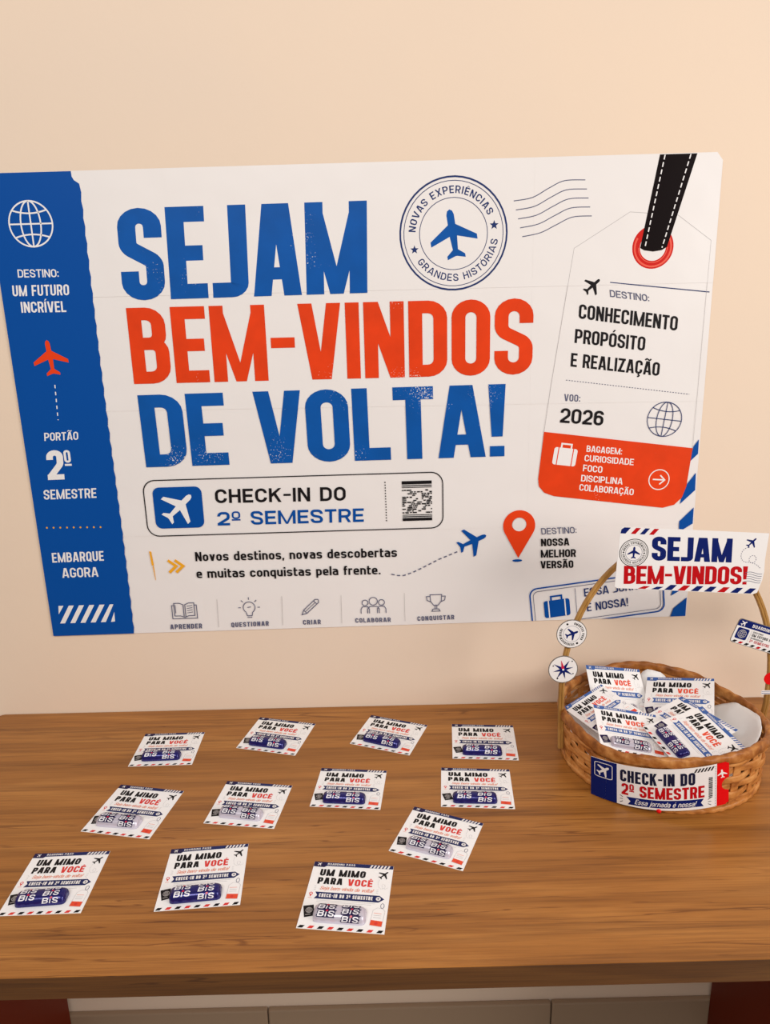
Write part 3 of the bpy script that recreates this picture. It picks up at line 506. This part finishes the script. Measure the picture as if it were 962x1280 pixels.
def bar_mesh(kind, seed, parent, hh=BH):
    """one foil wrapped wafer bar: rounded section, pinched ends, lettering that follows the foil"""
    rn = random.Random(seed); n = 2.7
    sec = []
    for i in range(41):
        a = pi*i/40; ca, sa = cos(a), sin(a); sec.append((BW/2*math.copysign(abs(ca)**(2/n), ca), hh*abs(sa)**(2/n)))
    sec.reverse(); acc = [0]
    for a, b in zip(sec, sec[1:]): acc.append(acc[-1]+math.dist(a, b))
    def at_(s):
        s = max(0, min(acc[-1], s))
        for i in range(40):
            if s <= acc[i+1]: f = (s-acc[i])/(acc[i+1]-acc[i]+1e-9); return sec[i][0]*(1-f)+sec[i+1][0]*f, sec[i][1]*(1-f)+sec[i+1][1]*f
    p = Print(); body = p.mi('wblue' if kind == 'blue' else 'wlil')
    xs = [(-BL/2-1.2, .62, .45), (-BL/2-.6, .74, .62), (-BL/2+.4, .88, .80), (-BL/2+2.5, .97, .92), (-BL/2+6, 1, 1), (-8, 1, .985), (0, 1, 1.0), (9, 1, .98), (BL/2-6, 1, 1), (BL/2-2.5, .97, .92), (BL/2-.4, .88, .80), (BL/2+.6, .74, .62), (BL/2+1.2, .62, .45)]
    rows = []
    for x, ky, kz in xs: rows.append([Vector((x+rn.uniform(-.3, .3), y*ky, max(.25, z*kz)))/1000 for y, z in sec]+[Vector((x, sec[-1][0]*ky, .1))/1000, Vector((x, sec[0][0]*ky, .1))/1000])
    grid(p.bm, rows, close_v=True, mi=body)
    for r_ in (rows[0], rows[-1]): p.bm.faces.new([p.bm.verts.new(v) for v in r_]).material_index = body
    for f in p.bm.faces: f.smooth = True
    Ltot = acc[-1]
    def wf(u, s, d):
        y, z = at_(s); y2, z2 = at_(s+.4); dx, dz = y2-y, z2-z; q = math.hypot(dx, dz) or 1
        return (u, y-dz/q*d, z+dx/q*d)
    p.fn = wf; p.step = .15
    off = rn.uniform(-2, 2)
    for col, (u0, so) in enumerate(((-24.5, 0), (3.5, 3.6))):
        for row in range(-1, 5):
            s0 = row*7.9+so+off
            if s0 < 1.0 or s0+6.2 > Ltot-.5: continue
            if kind != 'blue':
                for sub in range(8):   # dark backing in strips so that it follows the curve
                    a, b = s0-1.0+sub*.98, s0-1.0+(sub+1)*.98; e = -1.6+sub*.28+(.7 if sub in (0, 3, 7) else -.2)
                    p.poly([(u0+e, a), (u0+20.6+e, a), (u0+21.1+e, b), (u0+.5+e, b)], 'wnavy', 2)
            for st, ua, ub, hh_ in (('B', 0, 7.2, 5.8), ('I', 8.7, 10.5, 4.4), ('S', 11.9, 18.8, 5.8)):
                for pl in layout(st, (ub-ua)/hh_, .29, .18, 0):
                    for q0 in (0, .25, .5, .75):     # cut in two so that it bends
                        cl = [(x_, min(max(y_, q0), q0+.25)) for x_, y_ in pl]
                        p.poly([(u0+ua+x_*hh_+.22*y_*hh_, s0+y_*hh_) for x_, y_ in cl], 'wwhite', 4)
            p.poly([(u0+9.4, s0+4.8), (u0+12.0, s0+4.8), (u0+12.5, s0+6.6), (u0+9.9, s0+6.6)], 'wred', 5)
    return p.build('chocolate_bar', parent)
PROTO = {}
def make_card(kind, hd):
    if (kind, hd) in PROTO: return PROTO[(kind, hd)], True
    root = empty('gift_card'); holder = card_mesh('card', hd, root); holder.location = (-.05, -.05, .0005)
    if kind:
        for j in range(1):
            b = bar_mesh(kind, 5+j*3, root, BH if hd == 'cnavy' else 8.0); b.location = (-.0035, -.0312, .0007)
            tag(b, 'dark blue foil wrapper with white letters' if kind == 'blue' else 'silver foil wrapper with white letters on dark patches')
    PROTO[(kind, hd)] = root; return root, False
def place(kind, hd, loc, rot, scale, label, group, nudge=(0, 0, 0)):
    root, used = make_card(kind, hd)
    if used:
        r = root.copy(); S.collection.objects.link(r)
        for ch in root.children: c = ch.copy(); S.collection.objects.link(c); c.parent = r
        if len(r.children):
            k = 0
            for c in r.children:
                if c.name.startswith('chocolate'): c.location = (-.0035, -.0312, .0007); c.rotation_euler = (0, 0, 0); k += 1
        root = r
    root.location = loc; root.rotation_euler = rot; root.scale = scale; tag(root, label, 'card', group)
    for c in root.children:
        if c.name.startswith('chocolate'):
            Rm = Matrix.Rotation(nudge[2], 3, 'Z'); pv = Vector((-.0035, -.0312, 0)); c.location = Rm @ (c.location-pv)+pv+Vector((nudge[0], nudge[1], 0)); c.rotation_euler = (0, 0, nudge[2])
G1 = 'gift cards laid out on the desk'
for kind, x, y, a, w, h, label, nd in (
    ('blue', -.3484, -.1232, .0109, .0983, .0922, 'white gift card with blue chocolates, the leftmost of the back row by the wall', (0, .004, .02)),
    ('blue', -.1777, -.0916, -.2578, .1006, .0959, 'white gift card with blue chocolates in the back row, second from its left end', (-.001, .002, 0)),
    ('blue', .0077, -.0958, -.3752, .1015, .0931, 'strongly turned white gift card with blue chocolates, third from left in back row', (0, .003, -.05)),
    ('blue', .1591, -.1235, -.0882, .1015, .1, 'white gift card with blue chocolates at the right end of the back row', (-.001, 0, 0)),
    ('silver', -.3533, -.2768, -.1932, .0998, .1041, 'white gift card with silver wrapped chocolates, leftmost of the middle row', (-.003, .004, .05)),
    ('silver', -.1933, -.2681, -.1501, .0993, .0952, 'white gift card with silver wrapped chocolates, second from the left in the middle row', (0, .004, -.03)),
    ('blue', -.0529, -.2372, -.1121, .0999, .0914, 'white gift card with blue chocolates, third from the left in the middle row', (0, 0, .02)),
    ('blue', .1314, -.243, -.0885, .1024, .0925, 'white gift card with blue chocolates at the right end of the middle row', (0, 0, .03)),
    ('silver', .0661, -.3463, -.4066, .0989, .0948, 'strongly turned gift card with silver wrapped chocolates, alone below the middle row', (.002, .003, .03)),
    ('blue', -.4055, -.4108, .0166, .0961, .1029, 'white gift card with blue chocolates, leftmost of the front row', (-.002, .003, .05)),
    ('blue', -.2264, -.4065, .0726, .099, .1042, 'white gift card with blue chocolates, middle one of the three in the front row', (-.001, 0, .02)),
    ('silver', -.0481, -.4448, -.1215, .0998, .1054, 'white gift card with silver wrapped chocolates at the right end of the front row', (0, 0, 0))):
    place(kind, 'cnavy', (x, y, TZ+.0001), (0, 0, a), (w/.1, h/.1, 1), label, G1, nd)

# ------------------------------------------------------------ the basket
BX, BY = .42, -.17
basket = tag(empty('wicker_basket', (BX, BY, TZ)), 'round woven cane basket with a tall handle and travel signs, holding gift cards', 'basket')
ZR = [(-180, .076), (-150, .068), (-110, .072), (-75, .076), (-49, .0685), (-40, .070), (-28, .0755), (-15, .0785), (0, .0815), (18, .0835), (35, .082), (60, .074), (92, .066), (115, .064), (145, .073), (174, .0765), (180, .076)]
def zr(d):
    d = (d+180) % 360-180
    for (a, x), (b, y) in zip(ZR, ZR[1:]):
        if a <= d <= b: f = (d-a)/(b-a); f = f*f*(3-2*f); return x*(1-f)+y*f
def pol(d, r, z): return Vector((r*sin(radians(d)), -r*cos(radians(d)), z))
NS = 24; NSEG = NS*6
def rw(f): return .1415+.0055*f
bm = bmesh.new(); rn = random.Random(11); NR = 6
for k in range(NR):
    f0 = (k+.5)/NR; ph = [rn.uniform(-.0008, .0008) for _ in range(12)]; rows = []
    for i in range(NSEG):
        d = i*360/NSEG; H = zr(d)-.006; zc = .004+H*f0+ph[0]*sin(radians(d*2+k*50))+ph[1]*sin(radians(d*5+k*80)); wob = sin(radians(d*NS/2+k*180))
        r = rw(f0)+.0024*wob; hh = H/NR*(.43+.05*sin(radians(d*7+k*33))); th = .0011
        rows.append([pol(d, r-th, zc-hh), pol(d, r+th*.4, zc-hh), pol(d, r+th, zc-hh*.6), pol(d, r+th, zc+hh*.6), pol(d, r+th*.4, zc+hh), pol(d, r-th, zc+hh)])
    grid(bm, rows, close_u=True, close_v=True)
obj('woven_side', bm, M['cane'], basket)
bm = bmesh.new()
for i in range(NS):
    d = (i+.5)*360/NS; wd = 2.6; z1 = zr(d); rows = []
    for z in (.003, z1*.35, z1*.7, z1):
        r = rw(z/z1); rows.append([pol(d-wd, r-.0008, z), pol(d+wd, r-.0008, z), pol(d+wd, r+.0007, z), pol(d-wd, r+.0007, z)])
    grid(bm, rows, close_v=True)
obj('stakes', bm, M['cane'], basket)
def rope(name, r0, zf, a, b, nw, tw, mt):
    bm = bmesh.new(); rows = []; n = 360
    for i in range(n):
        d = i*360/n; row = []
        for j in range(16):
            t = 2*pi*j/16; ph = (d*nw/360*2*pi+t*tw)/2; k = 1+.24*(abs(sin(ph))-.6)
            row.append(pol(d, r0+a*k*math.copysign(abs(cos(t))**.7, cos(t)), zf(d)+b*k*math.copysign(abs(sin(t))**.7, sin(t))))
        rows.append(row)
    grid(bm, rows, close_u=True, close_v=True); return obj(name, bm, mt, basket, True)
rope('rim', .1475, lambda d: zr(d)+.0005, .0046, .0080, 34, 3, M['rim'])
rope('foot_ring', .1415, lambda d: .0042, .004, .004, 60, 1, M['cane'])
bm = bmesh.new(); rows = [[pol(i*6, r, .004+.001*((i+j) % 2)) for i in range(60)] for j, r in enumerate((.004, .04, .08, .11, .142))]; grid(bm, rows, close_v=True); obj('woven_bottom', bm, M['cane'], basket)
# handle
path = []; HX = .425-BX
for z in (.016, .05, .085, .12): f = max(0, (.09-z)/.07); path.append((HX-.1545-.0025*(1-f)+.0*f, z))
for i in range(1, 40): a = pi-pi*i/40; path.append((HX+.157*cos(a), .12+.226*sin(a)))
for z in (.12, .085, .05, .016): f = max(0, (.09-z)/.07); path.append((HX+.157-.0075*f, z))
bm = bmesh.new(); rows = []
for i, (x, z) in enumerate(path):
    a, b = path[max(i-1, 0)], path[min(i+1, len(path)-1)]; t = Vector((b[0]-a[0], 0, b[1]-a[1])).normalized(); nr = Vector((-t.z, 0, t.x)); y = Vector((0, 1, 0)); c = Vector((x, 0, z))
    w, th = .0042, .0030
    sec = [(-w, -th*.6), (-w*.7, -th), (-.0006, -th), (0, -th*.72), (.0006, -th), (w*.7, -th), (w, -th*.6), (w, th*.6), (w*.7, th), (-w*.7, th), (-w, th*.6)]
    rows.append([c+nr*u+y*v for u, v in sec])
grid(bm, rows, close_v=True)
for r_ in (rows[0], rows[-1]): bm.faces.new([bm.verts.new(v) for v in r_])
handle = obj('handle', bm, M['hand'], basket); bm = None
# ticket sign bent around the front of the basket
RT, TX, TY = 200.0, .4361-BX, -.1258-BY
K = RT*pi/180
def tfn(u, v, d): a = u/RT; return ((TX*1000)+(RT+d)*sin(a), TY*1000-(RT+d)*cos(a), v)
class Curved(Print):
    def poly(s, pts, m, layer=1):
        u0, u1 = min(q[0] for q in pts), max(q[0] for q in pts); stp = 7.0
        if u1-u0 <= stp: return Print.poly(s, pts, m, layer)
        k = math.floor(u0/stp)
        while k*stp < u1:
            a, b = k*stp, (k+1)*stp; P_ = [tuple(q) for q in pts]
            for lim, sg in ((a, 1), (b, -1)):
                o_ = []
                for i in range(len(P_)):
                    A, Bv = P_[i-1], P_[i]; ia, ib = (A[0]-lim)*sg >= 0, (Bv[0]-lim)*sg >= 0
                    if ia != ib: t_ = (lim-A[0])/(Bv[0]-A[0]); o_.append((lim, A[1]+(Bv[1]-A[1])*t_))
                    if ib: o_.append(Bv)
                P_ = o_
                if not P_: break
            if len(P_) > 2: Print.poly(s, P_, m, layer)
            k += 1
d2 = lambda a, z: (a*K, z)
LX, RX = -46.8*K, 5.9*K
bl0, tl0 = Vector(d2(-46.2, 1.2)), Vector(d2(-47.2, 59.8)); br0, tr0 = Vector(d2(6.2, 25.2)), Vector(d2(4.6, 89.0))
def tq(x, y):                  # ticket coordinates 0..100 across, 0..100 up; the sheet bows down a little in the middle
    b, t = bl0.lerp(br0, x/100), tl0.lerp(tr0, x/100); q = b.lerp(t, y/100); q.y -= 5.0*math.sin(pi*x/100)*(1-.2*y/100); return q
tp = Curved(tfn); n = 40
wid = [(tq(91.3*i/n, 100), tq(91.3*i/n, 0)) for i in range(n+1)]
def tstrip(x0, x1, m, layer, y0=0, y1=100):
    n_ = max(1, int((x1-x0)/2.5))
    for i in range(n_):
        a, b = x0+(x1-x0)*i/n_, x0+(x1-x0)*(i+1)/n_; tp.poly([tuple(tq(a, y0)), tuple(tq(b, y0)), tuple(tq(b, y1)), tuple(tq(a, y1))], m, layer)
mi = tp.mi('white'); F = [tp.bm.verts.new([c/1000 for c in tfn(q.x, q.y, 0)]) for a in wid for q in a]; Kb = [tp.bm.verts.new([c/1000 for c in tfn(q.x, q.y, -.8)]) for a in wid for q in a]
for i in range(n):
    a, b, c, d = 2*i, 2*i+1, 2*i+3, 2*i+2
    for f in ((F[a], F[b], F[c], F[d]), (Kb[d], Kb[c], Kb[b], Kb[a]), (F[a], F[d], Kb[d], Kb[a]), (F[c], F[b], Kb[b], Kb[c])): tp.bm.faces.new(f).material_index = mi
tp.bm.faces.new((F[0], Kb[0], Kb[1], F[1]))
tstrip(0, 21, 'snavy', 1)
def tr_(P): return [tuple(tq(*q)) for q in P]
def red_edge(y): 
    return 100-(5.2*max(0, 1-((y-48)/15)**2)**.5 if abs(y-48) < 15 else 0)-(2 if y < 4 or y > 96 else 0)
for i in range(50):
    y0, y1 = i*2, i*2+2; q = tr_([(91.2, y0), (red_edge(y0), y0), (red_edge(y1), y1), (91.2, y1)]); tp.poly(q, 'tred', 1)
    f = [tp.bm.verts.new([c/1000 for c in tfn(a, b, h)]) for h in (.15, -.8) for a, b in q]
    for w_ in ((f[7], f[6], f[5], f[4]), (f[1], f[5], f[6], f[2])): tp.bm.faces.new(w_).material_index = tp.mi('tred')
tp.line(tr_(rr(3.4, 55, 17.5, 92, 3.4)), 1.0, 'white', 2, True); c = tq(10.4, 73.5); tp.plane(c, 10.2, -50, 'white', 2, 1.35)
def tt(st, x0, x1, y0, y1, m, stem, bar, gap, layer, slant=0):
    n_ = tq(x0, y0); L = 1.94*(x1-x0); H = .60*(y1-y0)
    for pl in layout(st, L/H, stem, bar, gap): tp.poly([tuple(tq(x0+(x_+slant*y_)*H/1.94, y0+y_*(y1-y0))) for x_, y_ in pl], m, layer)
tt('CHECK-IN DO', 23.5, 76, 59.5, 89, 'dnavy', .215, .175, .09, 1); tt('2º SEMESTRE', 24.5, 82.5, 27, 55.5, 'sred', .225, .18, .08, 1)
tp.poly(tr_([(28, 23), (50, 24), (82, 24), (80, 15), (82, 6), (50, 5), (29, 4), (31, 13)]), 'snavy', 1); tt('Essa jornada é nossa!', 34, 76, 8.5, 20.5, 'white', .14, .12, .10, 2, .35)
for i in range(6): a = 75+i*2.3; tp.poly(tr_([(a, 88), (a+1.2, 88), (a+3.0, 97), (a+1.8, 97)]), 'ink', 1)
y = 24
while y < 72: h_ = 1.2+1.6*rn.random(); tp.poly(tr_([(85.4, y), (88.2, y), (88.2, y+h_), (85.4, y+h_)]), 'ink', 1); y += h_+1.1
for i in range(24): tp.poly(tr_([(90.0, 2+i*4), (90.4, 2+i*4), (90.4, 4+i*4), (90.0, 4+i*4)]), 'slate', 1)
for x, s in ((25.5, -1), (85, 1)):
    for k in (-1, 0, 1): tp.line(tr_([(x, 15+k*5), (x+s*2.2, 15+k*9)]), .8, 'ink', 1)
tp.plane(tq(95, 75), 6.6, 12, 'white', 2, 1.4)
tag(tp.build('ticket_sign', basket), 'curved paper ticket reading CHECK-IN DO 2º SEMESTRE')
bm = bmesh.new(); bmesh.ops.create_icosphere(bm, subdivisions=2, radius=.0035); obj('red_bead', bm, M['tred'], basket, True).location = [c/1000 for c in tfn(tq(51, -3).x, 7.2, -1)]
# banner sign on top of the handle: board coordinates in mm about its centre
BC = Vector((.4385, -.1835, .3192))
sg = Print(lambda u, v, d: (u, -d, v)); A = radians(-4.0)
CO = [(-104.5, 45.8), (107.5, 46.0), (108.5, 6), (109.5, -24), (107, -41), (-100.5, -44.8)]
sg.slab([(-104.5, 43), (-101.5, 45.8), (107, 46), (108, 6), (110, -10), (109.5, -24), (105.5, -43.0), (100, -45.5), (-98, -45.5), (-101.5, -43)], 'white', .9)
def sq_(P):                    # metric points taken on the sign plane -> board coordinates
    o_ = []
    for x, z in P: dx, dz = x-438.5, z-319.2; o_.append((dx*cos(A)+dz*sin(A), -dx*sin(A)+dz*cos(A)))
    return o_
sg.text('SEJAM', sq_([(383, 357), (384.5, 321.4), (499, 315.6)]), 'snavy', .235, .18, .05); sg.text('BEM-VINDOS!', sq_([(345.8, 314.3), (346.8, 286.8), (524, 281.8)]), 'sred', .225, .175, .055)
c = sq_([(358.5, 333.4)])[0]; sg.ring(c, 20.2, 1.0, 'ink'); sg.ring(c, 17.9, .5, 'ink'); sg.ring(c, 11.7, .5, 'slate'); sg.arc('NOVAS EXPERIÊNCIAS', c, 13.2, 3.2, 170, 10, 'ink', .18); sg.arc('GRANDES HISTÓRIAS', c, 16.4, 3.2, 190, 350, 'ink', .18, 1, True); sg.plane(c, 9.0, 2, 'snavy', 1, 1.3); sg.circ((c[0]-14.8, c[1]), 1.2, 'ink'); sg.circ((c[0]+14.8, c[1]), 1.2, 'ink')
for i in range(4): a = -102+i*13.0; sg.poly([(a, 36.2), (a+6.6, 36.2), (a+13.2, 45.2), (a+6.6, 45.2)] if i else [(-103.5, 36.2), (-96.5, 36.2), (-90, 45.2), (-99, 45.2), (-103, 42)], 'snavy' if i % 2 == 0 else 'sred', 1)
for i in range(9): a = -68+i*19.2; sg.poly([(a, -44.8), (a+10.6, -44.8), (a+17.5, -36.8 if i > 1 else -40.5), (a+8.4, -36.8 if i > 1 else -40.5)], 'sred' if i in (0, 3, 6) else 'snavy', 1)
sg.plane((84.5, 31.5), 8.6, -40, 'snavy', 1, 1.1)
cv = []; 
for i in range(60):
    t = i/59
    if t < .45: a = radians(95+190*t/.45); cv.append((82+9.5*cos(a), 13+11*sin(a)))
    elif t < .8: a = radians(-110+360*(t-.45)/.35); cv.append((90+5*cos(a), 7+5.5*sin(a)))
    else: f = (t-.8)/.2; cv.append((88.5+15*f, 1.5-8*f+2*sin(f*3)))
sg.dash(cv, .8, 1.8, 1.5, 'slate')
for i in range(5):
    sg.line([(83+24.5*f/12, -13.5-i*3.4+1.3*sin(f/12*5.5)) for f in range(13)], .7, 'slate')
sgo = sg.build('banner_sign', basket); tag(sgo, 'white paper sign reading SEJAM BEM-VINDOS!'); sgo.location = BC-Vector((BX, BY, 0)); sgo.rotation_euler = (0, -A, 0)
# round stickers on the handle
def disc(p, r, m, th=.8): p.slab([(r*cos(2*pi*i/40), r*sin(2*pi*i/40)) for i in range(40)], m, th)
def put(p, name, x, z, y, label, rot=0):
    o = p.build(name, basket); o.location = (x-BX, y-BY, z); o.rotation_euler = (0, rot, 0); tag(o, label)
FN = lambda u, v, d: (u, -d, v)
p = Print(FN); disc(p, 22.4, 'edge'); p.circ((0, 0), 21.4, 'white', 1); p.ring((0, 0), 12.6, .4, 'slate', 2); p.plane((0, 0), 10, -68, 'snavy', 2, 1.3)
p.arc('AMANTES PARA', (0, 0), 15, 3.6, 80, -35, 'ink', .2, 2); p.arc('VIAGENS', (0, 0), 15, 3.6, 205, 150, 'ink', .2, 2); p.arc('EXPERIÊNCIAS', (0, 0), 18.4, 3.6, 205, 285, 'ink', .2, 2, True); p.circ((-7, 15.5), 1.6, 'ink', 2); p.circ((8.5, -14.8), 1.6, 'ink', 2)
put(p, 'airplane_sticker', .2775, .2082, -.1772, 'round white sticker with a dark airplane')
p = Print(FN); disc(p, 22.0, 'edge'); p.circ((0, 0), 20.8, 'white', 1); p.star((0, 0), 11.5, 'teal', 2, 4, 60, .22); p.star((0, 0), 17, 'snavy', 3, 4, 13+45, .2)
for a in (13, 103, 193, 283): p.poly([(0, 0), (3.0*cos(radians(a+50)), 3.0*sin(radians(a+50))), (15.5*cos(radians(a)), 15.5*sin(radians(a))), (3.0*cos(radians(a-50)), 3.0*sin(radians(a-50)))], 'wred' if a == 103 else 'snavy', 4)
p.circ((0, 0), 1.6, 'white', 5); p.circ((13, 13), 1.0, 'ink', 2); p.circ((-15, 6), 1.0, 'ink', 2); p.circ((15, -7), 1.0, 'ink', 2); p.circ((-8, -14.5), 1.4, 'ink', 2)
put(p, 'compass_sticker', .2672, .1515, -.1772, 'round white sticker with a compass rose')
p = Print(FN); p.slab(rr(-46, -19.5, 46, 19.5, 5), 'edge', .8); p.poly(rr(-45.2, -18.7, 45.2, 18.7, 4.5), 'white', 1); o_ = [(x, y) for x, y in rr(-45.2, -18.7, 45.2, 18.7, 4.5)]
p.poly([(-45.2, 8)]+[q for q in o_ if q[1] > 10][::-1]+[(45.2, 8)], 'snavy', 2); p.plane((-37, 13.3), 5.0, -50, 'white', 3, 1.3); p.text('BOARDING PASS', [(-23, 15.8), (-23, 10.8), (28, 10.8)], 'white', .2, .17, .18, 3)
p.poly(rr(-42, -11.5, -24, 6, 2.4), 'snavy', 2); p.globe((-33, -2.8), 6.2, .7, 'grey', 3); p.line([(-20.5, -12), (-20.5, 5.5)], .5, 'grey', 2)
for st, x1, y0, h_, m in (('DESTINO', -2, 3, 2.6, 'ink'), ('UM FUTURO INCRÍVEL', 30, -2.4, 4.2, 'ink'), ('EMBARQUE', 2, -6.2, 2.4, 'ink'), ('2º SEMESTRE', 14, -11.6, 4.2, 'sred')): p.text(st, [(-18, y0+h_), (-18, y0), (x1, y0)], m, .2, .17, .16, 2)
for i in range(9): a = -43+i*9.6; p.poly([(a, -18), (a+5, -18), (a+8, -14.4), (a+3, -14.4)], 'ink' if i % 3 != 1 else 'sred', 2)
put(p, 'boarding_pass_sticker', .5605, .1948, -.1778, 'small rounded sticker printed like a boarding pass', radians(19))
p = Print(FN); disc(p, 9.8, 'tred'); put(p, 'red_sticker', .5795, .1285, -.1772, 'small round red sticker')
p = Print(FN); p.slab(rr(-10.5, -3.2, 10.5, 3.2, 1), 'white', .5); p.line([(-10, -1.2), (10, -1.2)], .9, 'snavy'); p.line([(-10, 1.6), (10, 1.6)], .5, 'snavy'); put(p, 'striped_band', .5795, .105, -.1755, 'narrow white band with blue lines')

# ------------------------------------------------------------ tissue liner and cards inside the basket
bm = bmesh.new(); rows = []
from mathutils import noise as nz
for j in range(26):
    f = j/25; row = []
    for i in range(120):
        d = i*3; top = zr(d)-.034+.046*math.exp(-((((d-78+180) % 360)-180)/40)**4)+.036*math.exp(-((((d-164+180) % 360)-180)/12)**4)+.014*math.exp(-((((d+100+180) % 360)-180)/30)**2)
        r = .006+.1315*f**.85; z = .0075+.012*f*f+(top-.021)*max(0, (f-.42)/.58)**1.5
        nn = nz.noise(Vector((sin(radians(d))*2.2*f*2, cos(radians(d))*2.2*f*2, 3.1)))+.5*abs(nz.noise(Vector((d*.08, f*3, 1.7))))-.2
        z += .010*nn*min(1, f*2)*(1-.35*f); r += .004*nz.noise(Vector((sin(radians(d))*5, cos(radians(d))*5, f*4)))*f
        row.append(pol(d, min(r, .1375), max(z, .0068)))
    rows.append(row)
grid(bm, rows, close_v=True)
ln = obj('tissue_liner', bm, M['liner'], None, True); ln.location = (BX, BY, TZ); so = ln.modifiers.new('thickness', 'SOLIDIFY'); so.thickness = .0008
tag(ln, 'crumpled white tissue paper lining the inside of the wicker basket', 'liner')
G2 = 'gift cards in the basket'
for kind, x, y, z, rx, ry, rz, s, label in (
    ('silver', .385, -.0819, .0585, .6005, .1435, .0648, .0945, 'gift card leaning upright at the back left of the basket, silver wrapper half hidden'),
    ('blue', .4705, -.1185, .0634, .2873, -.1695, -.4464, .1035, 'gift card at the back of the basket, right of the upright one'),
    (None, .3405, -.1461, .0644, .1410, -.1945, .5380, .0848, 'gift card tipped diagonally at the left side inside the basket, lettering running uphill'),
    ('silver', .3614, -.2075, .0636, .2022, .1509, -.1166, .0947, 'gift card at the front left of the basket with silver wrapped chocolates in full view'),
    (None, .4456, -.1991, .0648, .1725, .0405, -1.1195, .1042, 'gift card mostly covered by another one at the right of the basket'),
    ('blue', .4414, -.2414, .0718, .2035, .1311, -1.3377, .0997, 'gift card with dark blue chocolates lying on top at the basket front right')):
    place(kind, 'cblue', (x, y, z+TZ), (rx, ry, rz), (s/.1, s/.1, 1), label, G2)
